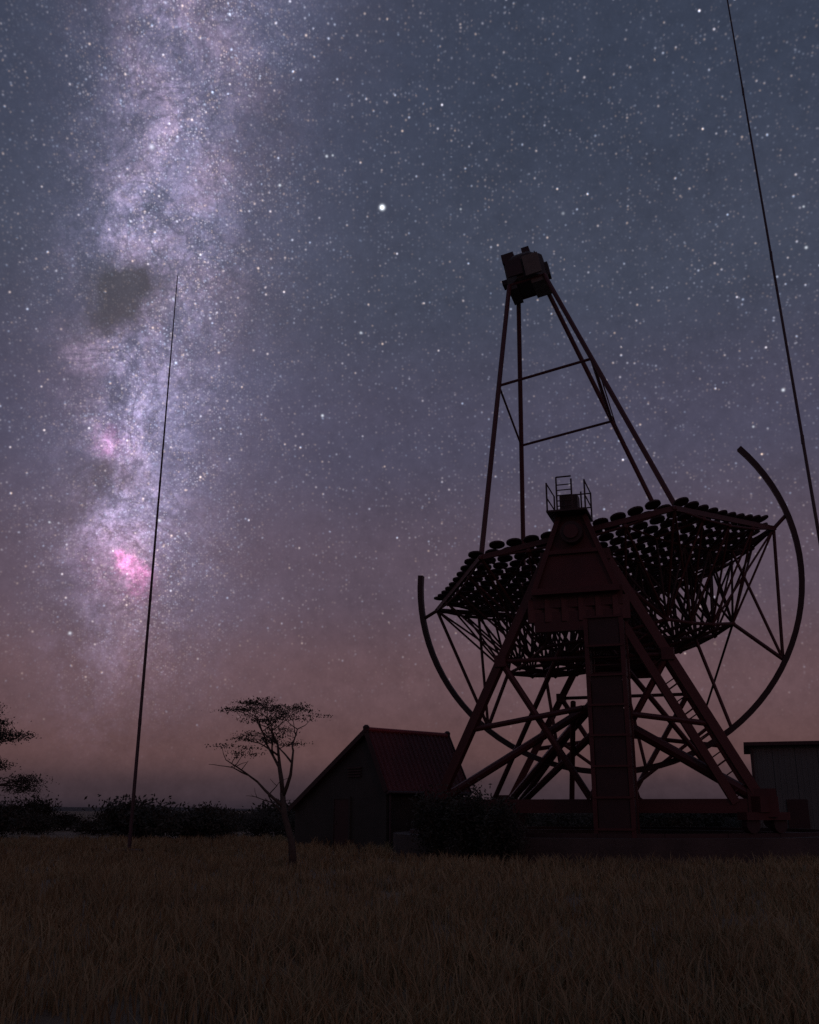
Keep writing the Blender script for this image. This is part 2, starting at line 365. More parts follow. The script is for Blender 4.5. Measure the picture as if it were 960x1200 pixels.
# --- the two towers that carry the elevation axis
def tower(sa):
    ap = 7.0 * sa; near = sa > 0
    B = T(ap, 0, AX)
    hd = MB()
    f0, f1 = ap - 0.35, ap + 0.35
    # trapezoid head plate round the bearing
    poly = [T(f0, -1.55, AX - 2.1), T(f0, 1.55, AX - 2.1), T(f0, 0.5, AX + 0.7), T(f0, -0.5, AX + 0.7)]
    hd.prism(poly, u * (f1 - f0))
    head = hd.obj('tower', 'red_lit_steel' if near else 'steel', tel)  # near head has its red glow in the base colour
    # ribs, frames and cap of the head
    fo_ = 0.06 * sa
    for s in (-1, 1):
        bar('head_rib', T(f1 if near else f0, s * 1.48, AX - 2.06) + u * fo_, T(f1 if near else f0, s * 0.46, AX + 0.67) + u * fo_, 0.09, head, 'red_lit_steel', True)
    bar('head_rib', T(f1 if near else f0, -1.55, AX - 2.06) + u * fo_, T(f1 if near else f0, 1.55, AX - 2.06) + u * fo_, 0.11, head, 'red_lit_steel', True)
    bar('head_rib', T(f1 if near else f0, -0.95, AX - 0.65) + u * fo_, T(f1 if near else f0, 0.95, AX - 0.65) + u * fo_, 0.07, head, 'red_lit_steel', True)
    bo = MB().tube([T(ap + sa * 0.30, 0, AX), T(ap + sa * 0.75, 0, AX)], 0.40, 20).obj('bearing_housing', 'dark_steel', head)
    MB().tube([T(ap + sa * 0.7, 0, AX), T(ap + sa * 0.85, 0, AX)], 0.26, 16).obj('bearing_cap', 'steel', head)
    MB().tube([T(ap - sa * 0.3, 0, AX), T(sa * 4.9, 0, AX)], 0.3, 14).obj('elevation_shaft', 'steel', head)
    # box girder under the head with a row of openings
    z0, z1 = AX - 3.2, AX - 2.15
    bar('girder', T(ap, -1.6, z1 - 0.1), T(ap, 1.6, z1 - 0.1), 0.16, head, 'steel', True, rb=0.35)
    bar('girder', T(ap, -1.55, z0 + 0.1), T(ap, 1.55, z0 + 0.1), 0.14, head, 'steel', True, rb=0.35)
    for k in range(6):
        b = -1.5 + 3.0 * k / 5
        bar('stanchion', T(ap, b, z0 + 0.1), T(ap, b, z1 - 0.1), 0.13, head, 'steel', True, rb=0.3)
    MB().box((-1.45, -0.03, z0 + 0.15), (1.45, 0.03, z1 - 0.2), Matrix((v, u, zz)).transposed().to_4x4() if False else Matrix.Translation(T(ap - sa * 0.25, 0, 0)) @ Matrix((v, u, zz)).transposed().to_4x4()).obj('back_plate', 'dark_steel', head)
    # legs
    tops = {}
    for sb in (-1, 1):
        top = T(ap, sb * 1.05, AX - 0.75); ft = T(sa * 5.8, sb * 5.6, BZ + 0.1)
        bar('leg', top, ft, 0.13, head, 'steel', True, rb=0.16)
        tops[sb] = (top, ft)
        if sb > 0:                       # twin leg with lacing on this side
            off = v * -0.85 + u * 0.1
            bar('leg', top + off, ft + off, 0.11, head, 'steel', True, rb=0.14)
            for q in range(9): bar('lacing', top.lerp(ft, 0.12 + q * 0.1), (top + off).lerp(ft + off, 0.17 + q * 0.1), 0.03, head)
        for c_, w_ in ((top, 0.2), (ft, 0.45), (top.lerp(ft, 0.42), 0.21)):
            MB().box((-w_, -0.2, -w_), (w_, 0.2, w_), Matrix.Translation(c_) @ Matrix((v, u, zz)).transposed().to_4x4()).obj('gusset', 'steel', head)
        # side braces to the neighbour foot line
        p1 = top.lerp(ft, 0.42); p2 = T(sa * 6.2, 0, 2.0)
        bar('brace', p1, p2, 0.12, head)
        p3 = top.lerp(ft, 0.70); p4 = T(ap, 0, 5.0)
        bar('brace', p3, p4, 0.10, head)
    # collar between the legs
    bar('tie', tops[-1][0].lerp(tops[-1][1], 0.42), tops[1][0].lerp(tops[1][1], 0.42), 0.08, head)
    return head, tops
nt, ntops = tower(1)
ft_, ftops = tower(-1)
# braces from the middle of the near tower foot to the feet
Q = T(5.6, 0.1, 5.2)
for (sa, sb), rr in (((-1, -1), 0.17), ((-1, 1), 0.14), ((1, 1), 0.19), ((1, -1), 0.15)):
    bar('brace', Q, T(*feet[(sa, sb)], BZ + 0.15), rr, base)
bar('brace', T(5.6, 0.1, 4.2), T(-5.6, -4.9, BZ + 0.15), 0.14, base)
bar('brace', T(3.0, 0.0, 5.9), T(-5.7, -5.0, BZ + 0.2), 0.14, base)
bar('brace', T(0, 0, 2.2), Q, 0.12, base)
for s in (-1, 1):
    bar('brace', ftops[s][0].lerp(ftops[s][1], 0.6), T(-6.0, -s * 1.0, BZ), 0.08, base)
    bar('brace', T(5.8, s * 0.9, 7.2), T(0.5, s * 4.9, BZ), 0.10, base)
    bar('post', T(2.2, s * 1.3, BZ), T(5.2, s * 0.6, 5.4), 0.10, base)
# platforms and railing on the near tower
pz = AX + 0.72
pm = MB().box((-0.72, -1.0, pz), (0.72, 0.75, pz + 0.07), Matrix.Translation(T(7.0, -0.1, 0)) @ Matrix((v, -u, zz)).transposed().to_4x4())
plat = pm.obj('platform', 'dark_steel', tel)
def pp(x, y, z): return T(7.0 - y, -0.1 + x * 0.72, z)
for x, y in ((-0.95, -0.95), (-0.95, 0.7), (0.95, -0.95), (0.95, 0.7), (-0.45, -0.95), (0.3, -0.95), (-0.2, 0.7), (0.45, 0.7)):
    hgt = 1.2 if x in (0.3, 0.45) else 1.12
    bar('railing_post', pp(x, y, pz), pp(x, y, pz + hgt), 0.032, plat, 'dark_steel')
for hz in (0.55, 1.1):
    for p, q in (((-0.95, -0.95), (-0.95, 0.7)), ((0.95, -0.95), (0.95, 0.7)), ((-0.2, 0.7), (0.95, 0.7))):
        bar('handrail', pp(*p, pz + hz), pp(*q, pz + hz), 0.026, plat, 'dark_steel')
for k in range(5): bar('rung', pp(-0.45, -0.95, pz + 0.2 * k + 0.2), pp(0.3, -0.95, pz + 0.2 * k + 0.2), 0.022, plat, 'dark_steel')
bar('railing_post', pp(-0.45, -0.95, pz + 1.1), pp(-0.45, -0.95, pz + 1.3), 0.03, plat, 'dark_steel')
bar('handrail', pp(-0.45, -0.95, pz + 1.3), pp(0.3, -0.95, pz + 1.3), 0.03, plat, 'dark_steel')
MB().box((-0.35, -0.5, pz + 0.06), (0.3, 0.1, pz + 0.75), Matrix.Translation(T(7.0, -0.05, 0)) @ Matrix((v, -u, zz)).transposed().to_4x4()).obj('drive_box', 'dark_steel', plat)
# stair tower: four posts with sheet panels
lt = MB(); cb, hw = 0.98, 0.60
for x in (-hw, hw):
    for y in (-hw, hw):
        lt.box((x - 0.07, y - 0.07, 0.0), (x + 0.07, y + 0.07, AX - 3.1), Matrix.Translation(T(7.35, cb, 0)) @ Matrix((v, -u, zz)).transposed().to_4x4())
stair = lt.obj('stair_tower', 'steel', tel)
LM = Matrix.Translation(T(7.35, cb, 0)) @ Matrix((v, -u, zz)).transposed().to_4x4()
nlev = 8; H_ = AX - 3.2
for k in range(nlev):
    za, zb = 0.05 + H_ * k / nlev, 0.05 + H_ * (k + 1) / nlev - 0.05
    openf = k in (6,)
    for name, lo, hi in (('side_panel', (-hw - 0.02, -hw + 0.09, za), (-hw + 0.02, hw - 0.09, zb)), ('side_panel', (hw - 0.02, -hw + 0.09, za), (hw + 0.02, hw - 0.09, zb)),
                         ('front_panel', (-hw + 0.09, -hw - 0.02, za), (hw - 0.09, -hw + 0.02, zb)), ('back_panel', (-hw + 0.09, hw - 0.02, za), (hw - 0.09, hw + 0.02, zb))):
        if openf and name in ('front_panel', 'back_panel'): continue
        MB().box(lo, hi, LM).obj(name, 'dark_steel', stair)
    MB().box((-hw - 0.03, -hw - 0.10, zb - 0.01), (hw + 0.03, -hw - 0.03, zb + 0.06), LM).obj('cross_rail', 'steel', stair)
    if openf:
        for q in range(4): MB().box((-hw + 0.07, -0.05, za + 0.1 + 0.27 * q), (hw - 0.07, 0.05, za + 0.15 + 0.27 * q), LM).obj('rung', 'steel', stair)

# --- the reflector: hub, space frame and mirror facets
FOC = 16.2; VTX = -0.30; CURV = 25.0                    # vertex of the mirror surface under the elevation axis
def surf(a, b, off=0.0):
    r2 = a * a + b * b; z = CURV - math.sqrt(CURV * CURV - r2)
    nn = Vector((-a, -b, CURV - z)).normalized()
    p = Vector((a, b, z)) + nn * off
    return D(p.x, p.y, VTX + p.z), (u * nn.x + h * nn.y + n * nn.z)
hub = MB(); hub.tube([D(0, 0, VTX - 0.5), D(0, 0, VTX - 3.1)], 0.6, 18)
refl = hub.obj('reflector', 'steel', tel)
FN, BN = 4, 3
def hexn(N, s):
    out = []
    for q in range(-N, N + 1):
        for r_ in range(max(-N, -q - N), min(N, -q + N) + 1): out.append((q, r_, (s * math.sqrt(3) / 2 * 0 + s * 0.8660254 * r_), s * (q + r_ / 2)))
    return out                              # (q, r, along u, along h): corners left and right
front, back = {}, {}
for q, r_, a, b in hexn(FN, 7.2 / FN): front[(q, r_)] = surf(a, b, -0.48)[0]
for q, r_, a, b in hexn(BN, 4.75 / BN):
    rr = math.hypot(a, b); back[(q, r_)] = D(a, b, -3.55 + 0.018 * rr * rr)
def nb(q, r_): return ((q + 1, r_), (q, r_ + 1), (q + 1, r_ - 1))
for kk in front:
    for m in nb(*kk):
        if m in front: bar('front_chord', front[kk], front[m], 0.05, refl)
for kk in back:
    for m in nb(*kk):
        if m in back: bar('back_chord', back[kk], back[m], 0.07, refl)
fpos = list(front.items()); cnt = 0
for kk, p in back.items():
    near4 = sorted(fpos, key=lambda it: (it[1] - p).length)[:4]
    for m, pf in near4: bar('strut', p, pf, 0.05, refl, 'dark_steel'); cnt += 1
def ball(mat):
    bm = bmesh.new(); bmesh.ops.create_icosphere(bm, subdivisions=1, radius=0.13); me = bpy.data.meshes.new('node_ball'); bm.to_mesh(me); bm.free(); me.materials.append(MAT[mat]); return me
BALL = ball('steel')
for p in list(back.values()) + list(front.values()): put(bpy.data.objects.new('joint_node', BALL), refl, Matrix.Translation(p))
outer = [kk for kk in front if max(abs(kk[0]), abs(kk[1]), abs(kk[0] + kk[1])) == FN]
for kk in outer:
    p = front[kk]; bk = sorted(back.values(), key=lambda q: (q - p).length)
    for q in bk[:2]: bar('strut', p, q, 0.045, refl); cnt += 1
# elevation bearings' yoke
for s in (-1, 1):
    c = D(s * 4.9, 0, 0)
    for kk in sorted(back, key=lambda k_: (back[k_] - c).length)[:4]: bar('yoke_strut', c, back[kk], 0.10, refl)
    for kk in sorted(front, key=lambda k_: (front[k_] - c).length)[:3]: bar('yoke_strut', c, front[kk], 0.09, refl)
# mirror facets: round discs, 11 rings, corners and middle left out
def facet_mesh():
    k = 14; r = 0.302; vs, fs = [], []
    for z, rr in ((0.0, r - 0.03), (-0.0, r - 0.012), (-0.045, r)):
        pass
    vs = [(r * math.cos(2*math.pi*j/k), r * math.sin(2*math.pi*j/k), 0.0) for j in range(k)] + [(r * math.cos(2*math.pi*j/k), r * math.sin(2*math.pi*j/k), -0.065) for j in range(k)]
    fs = [list(range(k)), list(range(k, 2*k))[::-1]] + [[j, k + j, k + (j+1) % k, (j+1) % k] for j in range(k)]
    me = mesh_of(vs, fs, ['mirror_glass', 'mirror_back'], 'mirror')
    for i, p in enumerate(me.polygons): p.material_index = 0 if i == 0 else 1
    return me
FM = facet_mesh(); SP = 0.66; fac = []
for q, r_, a, b in hexn(11, SP):
    d = max(abs(q), abs(r_), abs(q + r_))
    if d <= 1: continue
    if d == 11 and (q == 0 or r_ == 0 or q + r_ == 0): continue
    p, nn = surf(a, b)
    aim = (D(0, 0, VTX + 2 * FOC) - p).normalized()
    x = aim.orthogonal().normalized(); y = aim.cross(x)
    M = Matrix((x, y, aim)).transposed().to_4x4(); M.translation = p
    fac.append(((p - CAM).length, M))
fac.sort(key=lambda t: t[0])
for _, M in fac[:300]: put(bpy.data.objects.new('mirror', FM), refl, M)
rest = MB(); nfm = 0; midx = []
for _, M in fac[300:]:
    rest.add([M @ vv.co for vv in FM.vertices], [list(p.vertices) for p in FM.polygons]); midx += [p.material_index for p in FM.polygons]
ro = rest.obj('mirror_facets', ['mirror_glass', 'mirror_back'], refl, smooth=False); ro['kind'] = 'stuff'
ro.data.polygons.foreach_set('material_index', midx)
# rim members: a flat bar along each side of the hexagon
corners = [(FN, 0), (0, FN), (-FN, FN), (-FN, 0), (0, -FN), (FN, -FN)]
for i in range(6): bar('rim_beam', front[corners[i]], front[corners[(i + 1) % 6]], 0.06, refl, 'steel', True, rb=0.10)

# --- elevation drive rail: an arc round the elevation axis
ER = 8.05
def EP(deg, r=ER, a=0.0): return D(a, r * math.cos(R(deg)), r * math.sin(R(deg)))
A0, A1 = 165.3, 390.2; segs = 60
vs, fs = [], []
for j in range(segs + 1):
    t = A0 + (A1 - A0) * j / segs
    vs += [EP(t, ER - 0.11, -0.14), EP(t, ER - 0.11, 0.14), EP(t, ER + 0.11, 0.14), EP(t, ER + 0.11, -0.14)]
for j in range(segs):
    o, p = j * 4, j * 4 + 4
    for i in range(4): fs.append([o + i, p + i, p + (i + 1) % 4, o + (i + 1) % 4])
fs += [[0, 1, 2, 3], [segs * 4 + i for i in (3, 2, 1, 0)]]
er = MB().add(vs, fs).obj('elevation_rail', 'dark_steel', tel)
tipL, tipR = front[(-FN, 0)], front[(FN, 0)]
bL, bR = back[(-BN, 0)], back[(BN, 0)]
for deg, tip, bk, fr2 in ((220.5, tipL, bL, front[(-FN + 1, 0)]), (321.5, tipR, bR, front[(FN - 1, 0)])):
    e = EP(deg, ER - 0.1)
    for tgt, rr in ((tip, 0.07), (bk, 0.08), (fr2, 0.06)): bar('rail_strut', tgt, e, rr, er, 'steel')
for deg, kk in ((245, (-BN + 1, 0)), (270, (0, 0)), (297, (BN - 1, 0))): bar('rail_strut', back[kk], EP(deg, ER - 0.1), 0.07, er, 'steel')
for deg, tip in ((179.5, tipL), (0.5, tipR)):
    bar('rail_strut', tip, EP(deg + (0 if tip is tipL else 5), ER), 0.08, er, 'steel')
bar('damper', bR, ftops[1][0].lerp(ftops[1][1], 0.55), 0.05, tel, 'dark_steel')

# --- four-legged mast and the camera housing at the focus
CZ = FOC - 0.85
topn = {(1, -1): (0.75, -0.85), (1, 1): (0.75, 0.85), (-1, -1): (-0.75, -0.72), (-1, 1): (-0.75, 0.72)}
basen = {(1, -1): (4.4, -4.2), (1, 1): (4.4, 3.9), (-1, -1): (-4.4, -4.2), (-1, 1): (-4.4, 3.6)}
cm = MB()
ml = {}
for kk in topn:
    p0 = surf(*basen[kk], -0.3)[0]; p1 = D(*topn[kk], CZ - 0.75); ml[kk] = (p0, p1)
colr = MB()
for s in (-1, 1):
    colr.tube([D(s * 0.75, -0.9, CZ - 0.75), D(s * 0.75, 0.9, CZ - 0.75)], 0.07)
    colr.tube([D(-0.75, s * 0.85, CZ - 0.75), D(0.75, s * 0.85, CZ - 0.75)], 0.07)
mast = colr.obj('camera_mast', 'steel', tel)
for kk in ml: bar('leg', ml[kk][0], ml[kk][1], 0.11, mast, 'steel')
def on(kk, t): return ml[kk][0].lerp(ml[kk][1], t)
TN, TF = 0.615, 0.535
bar('brace', on((1, -1), TN), on((1, 1), TN), 0.065, mast); bar('brace', on((-1, -1), TF), on((-1, 1), TF), 0.065, mast)
bar('brace', on((1, -1), TN), on((-1, -1), TF), 0.05, mast); bar('brace', on((1, 1), TN), on((-1, 1), TF), 0.065, mast)
for t in (0.62, 0.7): bar('brace', on((1, 1), t - 0.06), on((-1, 1), t - 0.13), 0.03, mast)
# housing
HM = Matrix((u, h, n)).transposed().to_4x4(); HM.translation = D(0, 0, CZ)
b = MB()
k = 8; r0 = 1.02
prof = [(-0.75, 0.86), (-0.62, r0), (0.55, r0), (0.7, 0.9)]
vs = [HM @ Vector((rr * math.cos(2*math.pi*(j + .5)/k), rr * math.sin(2*math.pi*(j + .5)/k), zc)) for zc, rr in prof for j in range(k)]
fs = [[i*k + j, i*k + (j+1) % k, (i+1)*k + (j+1) % k, (i+1)*k + j] for i in range(len(prof) - 1) for j in range(k)] + [list(range(k))[::-1], [(len(prof)-1)*k + j for j in range(k)]]
hs = b.add(vs, fs).obj('camera_housing', 'housing', tel)
MB().box((-0.72, 0.2, -1.0), (0.78, 1.0, -0.78), HM).obj('lid', 'housing_pale', hs)
MB().box((-0.72, -0.95, -1.0), (0.78, -0.5, -0.78), HM).obj('lid', 'housing', hs)
MB().box((1.0, 0.05, -0.7), (1.09, 0.8, 0.35), HM).obj('access_door', 'housing_pale', hs)
MB().box((1.0, -0.8, -0.5), (1.08, -0.05, 0.35), HM).obj('access_door', 'dark_steel', hs)
MB().box((-0.4, -0.95, 0.66), (0.5, -0.35, 1.15), HM).obj('fan_box', 'dark_steel', hs)
MB().box((-0.3, 0.05, 0.66), (0.35, 0.42, 1.28), HM).obj('vent_stack', 'dark_steel', hs)
MB().box((-0.4, -0.3, 0.66), (0.3, 0.0, 0.98), HM).obj('fan_box', 'housing', hs)
MB().box((-0.2, -1.2, -0.35), (0.3, -0.93, -0.1), HM).obj('bracket', 'dark_steel', hs)
MB().box((-0.25, 0.92, -0.5), (0.25, 1.1, 0.2), HM).obj('cable_box', 'housing', hs)
bar('antenna', HM @ Vector((0.1, 0.62, 0.6)), HM @ Vector((0.1, 0.62, 1.05)), 0.03, hs, 'dark_steel')

# ------------------------------------------------------------------ hut beside the telescope (long left roof slope)
hp = Vector((-1.86, 45.4, 0)); ra = R(45)
hr = Vector((math.cos(ra), math.sin(ra), 0)); hg = Vector((-math.sin(ra), math.cos(ra), 0))   # ridge direction, towards the left eave
LEN, SL, SR = 5.1, 5.3, 1.25; RZ, EL, ERZ = 5.05, 1.85, 2.75
def HP(g, l, z): return hp + hg * g + hr * l + zz * z
hut = tag(root('camera_shelter_hut', HP(SL / 2 - 0.6, LEN / 2, 0)), 'dark shelter hut with long sloping gable and red sheet roof', 'hut')
gw = MB()
for l in (0.06, LEN - 0.16):
    gw.prism([HP(SL - 0.2, l, -0.1), HP(-SR + 0.1, l, -0.1), HP(-SR + 0.1, l, ERZ), HP(0, l, RZ - 0.18), HP(SL - 0.2, l, EL - 0.1)], hr * 0.1)
gw.prism([HP(SL - 0.25, 0.16, -0.1), HP(SL - 0.25, LEN - 0.16, -0.1), HP(SL - 0.25, LEN - 0.16, EL - 0.1), HP(SL - 0.25, 0.16, EL - 0.1)], hg * -0.1)
gw.prism([HP(-SR + 0.15, 0.16, -0.1), HP(-SR + 0.15, LEN - 0.16, -0.1), HP(-SR + 0.15, LEN - 0.16, ERZ), HP(-SR + 0.15, 0.16, ERZ)], hg * 0.1)
gw.obj('wall', 'hut_wall', hut)
def sheet(g0, z0, g1, z1, l0, l1, k_rib, name):      # ribbed roof sheet
    m = MB(); prof = []
    w = (l1 - l0) / k_rib
    for i in range(k_rib):
        prof += [(l0 + w * i, 0.0), (l0 + w * (i + .55), 0.0), (l0 + w * (i + .65), 0.05), (l0 + w * (i + .9), 0.05)]
    prof.append((l1, 0.0))
    nn = (HP(g1, 0, z1) - HP(g0, 0, z0)).cross(hr).normalized()
    if nn.z < 0: nn = -nn
    vs = []
    for l, o in prof: vs += [HP(g0, l, z0) + nn * o, HP(g1, l, z1) + nn * o, HP(g0, l, z0) + nn * (o - 0.03), HP(g1, l, z1) + nn * (o - 0.03)]
    fs = []
    for i in range(len(prof) - 1):
        a, c = i * 4, i * 4 + 4
        fs += [[a, c, c + 1, a + 1], [a + 2, a + 3, c + 3, c + 2], [a, a + 2, c + 2, c], [a + 1, c + 1, c + 3, a + 3]]
    fs += [[0, 1, 3, 2], [len(vs) - 4, len(vs) - 2, len(vs) - 1, len(vs) - 3]]
    return m.add(vs, fs).obj(name, 'hut_roof', hut)
ns = 6
for i in range(ns):
    l0, l1 = -0.15 + (LEN + 0.3) * i / ns + 0.006, -0.15 + (LEN + 0.3) * (i + 1) / ns - 0.006
    sheet(0.02, RZ, SL, EL - 0.18, l0, l1, 3, 'roof_sheet'); sheet(-0.02, RZ, -SR - 0.12, ERZ - 0.35, l0, l1, 3, 'roof_sheet')
MB().tube([HP(0, -0.2, RZ + 0.03), HP(0, LEN + 0.2, RZ + 0.03)], 0.12, 8).obj('ridge_cap', 'ridge_red', hut)
for l in (-0.12, LEN + 0.12): MB().tube([HP(0, l, RZ - 0.1), HP(0, l, RZ + 0.16), HP(0, l, RZ + 0.24)], [0.13, 0.15, 0.07], 8).obj('ridge_finial', 'dark_steel', hut)
for l in (-0.17, LEN + 0.17):
    for g, z in ((SL, EL - 0.18), (-SR - 0.12, ERZ - 0.35)): bar('barge_board', HP(0, l, RZ - 0.02), HP(g, l, z - 0.02), 0.03, hut, 'dark_steel', True, rb=0.11)
dm = MB().box((-0.03, 0, 0), (0.03, 1.0, 2.1), Matrix.Translation(HP(1.2, 0.03, 0.0)) @ Matrix((hr, hg, zz)).transposed().to_4x4()).obj('door', 'dark_steel', hut)
MB().box((-0.07, 0.85, 1.0), (-0.03, 0.92, 1.15), Matrix.Translation(HP(1.2, 0.03, 0.0)) @ Matrix((hr, hg, zz)).transposed().to_4x4()).obj('door_handle', 'galvanised', dm)

# ------------------------------------------------------------------ flat-roofed hall behind the telescope
hx0, hy0, HW, HD, HH = 0.3, 0.35, 18.0, 9.0, 5.15
HALL = Matrix.Translation((19.1, 58.0, 0)) @ Matrix.Rotation(R(-18), 4, 'Z')
hall = tag(root('flat_roofed_hall', HALL @ Vector((hx0 + HW / 2, hy0 + HD / 2, 0))), 'pale grey flat-roofed sheet metal hall behind the telescope', 'building')
MB().box((hx0 + 0.1, hy0 + 0.12, -0.1), (hx0 + HW - 0.1, hy0 + HD, HH), HALL).obj('wall', 'hall_sheet', hall)
for i in range(15):
    w = HW / 15
    m = MB()
    for j in range(4): m.box((hx0 + w * i + w * j / 4 + 0.02, hy0 + 0.065, 0.0), (hx0 + w * i + w * (j + 0.6) / 4, hy0 + 0.09, HH - 0.02), HALL)
    m.box((hx0 + w * i + 0.01, hy0 + 0.08, 0.0), (hx0 + w * (i + 1) - 0.012, hy0 + 0.125, HH - 0.02), HALL)
    m.obj('wall_panel', 'hall_sheet', hall)
MB().box((hx0 - 0.3, hy0 - 0.35, HH), (hx0 + HW + 0.3, hy0 + HD + 0.3, HH + 0.2), HALL).obj('roof', 'hall_roof', hall)

# ------------------------------------------------------------------ tall lightning masts
def lightning_mast(foot, top, r0, r1, label):
    foot, top = Vector(foot), Vector(top)
    t = root('lightning_mast', foot); tag(t, label, 'mast', 'slender lightning masts')
    ks = [0, 0.2, 0.4, 0.6, 0.8, 1.0]
    for i in range(5):
        a, c = foot.lerp(top, ks[i]), foot.lerp(top, ks[i + 1])
        ra_, rb_ = r0 + (r1 - r0) * ks[i], r0 + (r1 - r0) * ks[i + 1]
        MB().tube([a, c], [ra_, rb_], 10).obj('pole_section', 'galvanised', t)
        if i: MB().tube([a - zz * 0.12, a + zz * 0.12], ra_ + 0.006, 10).obj('joint_collar', 'galvanised', t)
    MB().box((-0.45, -0.45, -0.2), (0.45, 0.45, 0.18), Matrix.Translation(foot)).obj('footing', 'concrete', t)
lightning_mast((-10.735, 40, 0), (-10.553, 40, 24.9), 0.075, 0.018, 'upright thin lightning mast in open grassland between the two acacias')
lightning_mast((10.673, 24, 0), (9.446, 24, 27.0), 0.055, 0.018, 'slightly leaning thin lightning mast beside the curved rail of the telescope')

# ------------------------------------------------------------------ trees and shrubs
def leaves(centres, per, spread, size, flat=0.5):
    vs, fs = [], []
    for (c, k) in centres:
        m = int(per * k)
        d = rng.normal(size=(m, 3)) * np.array([spread, spread, spread * flat]) * (0.6 + 0.5 * k)
        for p in d:
            q = np.array(c) + p
            a = rng.normal(size=3); a /= np.linalg.norm(a); b_ = np.cross(a, rng.normal(size=3)); b_ /= np.linalg.norm(b_)
            s = size * rng.uniform(0.6, 1.4)
            o = len(vs); vs += [q - a * s, q + b_ * s * 0.45, q + a * s, q - b_ * s * 0.45]; fs.append([o, o + 1, o + 2, o + 3])
    return vs, fs
FLAT = 0.75
def branch(mb, p, d, L, r, depth, tips, rise):
    pts = [p]; rads = [r]; q = Vector(p); dd = Vector(d)
    for i in range(4):
        dd = (dd + Vector((random.gauss(0, .16), random.gauss(0, .16), random.gauss(0, .08) + rise))).normalized()
        q = q + dd * L / 4; pts.append(q.copy()); rads.append(r * (1 - 0.13 * (i + 1)))
    mb.tube(pts, rads, 6)
    if depth == 0: tips.append(q); return
    for i in range(random.choice((2, 3, 3))):
        a = random.uniform(0, 2 * math.pi); nd = (dd * 0.75 + Vector((math.cos(a), math.sin(a), 0.05)) * 0.75).normalized()
        nd.z *= FLAT; branch(mb, q if i else pts[3], nd.normalized(), L * random.uniform(0.5, 0.72), r * 0.5, depth - 1, tips, rise)
def acacia(foot, limbs, leafclumps, label, r0, trunk_top, leafsize=0.07, per=230, spread=0.3, flat=0.35, minz=0.0):
    t = root('acacia_tree', foot); tag(t, label, 'tree', 'acacia trees'); foot = Vector(foot)
    mb = MB(); tips = []
    tt = foot + Vector(trunk_top)
    mb.tube([foot - zz * 0.2, foot.lerp(tt, 0.35) + Vector((0.05, 0, 0)), foot.lerp(tt, 0.7) - Vector((0.04, 0, 0)), tt], [r0 * 1.4, r0, r0 * 0.9, r0 * 0.8], 9)
    for (d, L, r, dep, rise, start) in limbs: branch(mb, foot.lerp(tt, start), Vector(d).normalized(), L, r, dep, tips, rise)
    mb.obj('trunk', 'bark', t, foot, True)
    cs = [(tuple(p), random.uniform(0.35, 1.0)) for p in tips if p.z > minz] + [(tuple(foot + Vector(c)), k) for c, k in leafclumps]
    vs, fs = leaves(cs, per, spread, leafsize, flat)
    put(bpy.data.objects.new('crown', mesh_of([Vector(x) - foot for x in vs], fs, 'leaf', 'crown')), t, Matrix.Translation(foot))
    return t
random.seed(21)
acacia((-3.30, 30.0, 0), [((-0.25, 0.1, 1), 1.5, 0.07, 3, 0.02, 1.0), ((0.3, -0.1, 1), 1.4, 0.065, 3, 0.0, 0.95), ((0.05, 0.3, 1.2), 1.6, 0.06, 3, 0.0, 1.0),
                          ((-0.9, -0.1, 0.75), 1.5, 0.055, 2, -0.03, 0.8), ((-0.6, 0.2, 0.9), 1.0, 0.04, 2, 0.0, 0.6)],
       [((-1.55, 0, 3.15), .35), ((-1.9, 0.1, 3.1), 0.25), ((-1.25, .1, 3.2), 0.3), ((-.3, 0, 4.45), .3), ((.3, .2, 4.45), .3), ((.8, .1, 4.3), .25)], 'small sparse flat-topped acacia in front of the shelter hut', 0.10, (-0.42, 0.1, 2.1), 0.034, 95, 0.21, 0.17, 3.2)
acacia((-18.45, 40.0, 0), [((0.5, 0, 0.8), 2.2, 0.1, 2, 0.0, 1.0), ((-0.5, 0.2, 0.9), 2.3, 0.1, 2, 0.0, 1.0), ((0.1, 0.4, 1), 2.4, 0.09, 2, 0.0, 1.0), ((0.8, -0.1, 0.4), 2.1, 0.08, 1, 0.0, 0.85), ((0.2, -.5, .8), 2.2, 0.09, 2, 0, .95)],
       [((1.7, 0, 3.4), .9), ((1.0, 0.2, 3.5), 0.9), ((2.3, 0, 3.3), 0.5), ((1.0, 0, 4.5), 0.9), ((1.7, 0, 4.4), .7), ((2.1, .1, 4.6), .5), ((.6, 0, 5.2), .8), ((1.3, 0, 5.3), .6)], 'denser acacia with layered foliage beside open grassland', 0.18, (0.3, 0, 2.0), 0.045, 900, 0.36, 0.30)

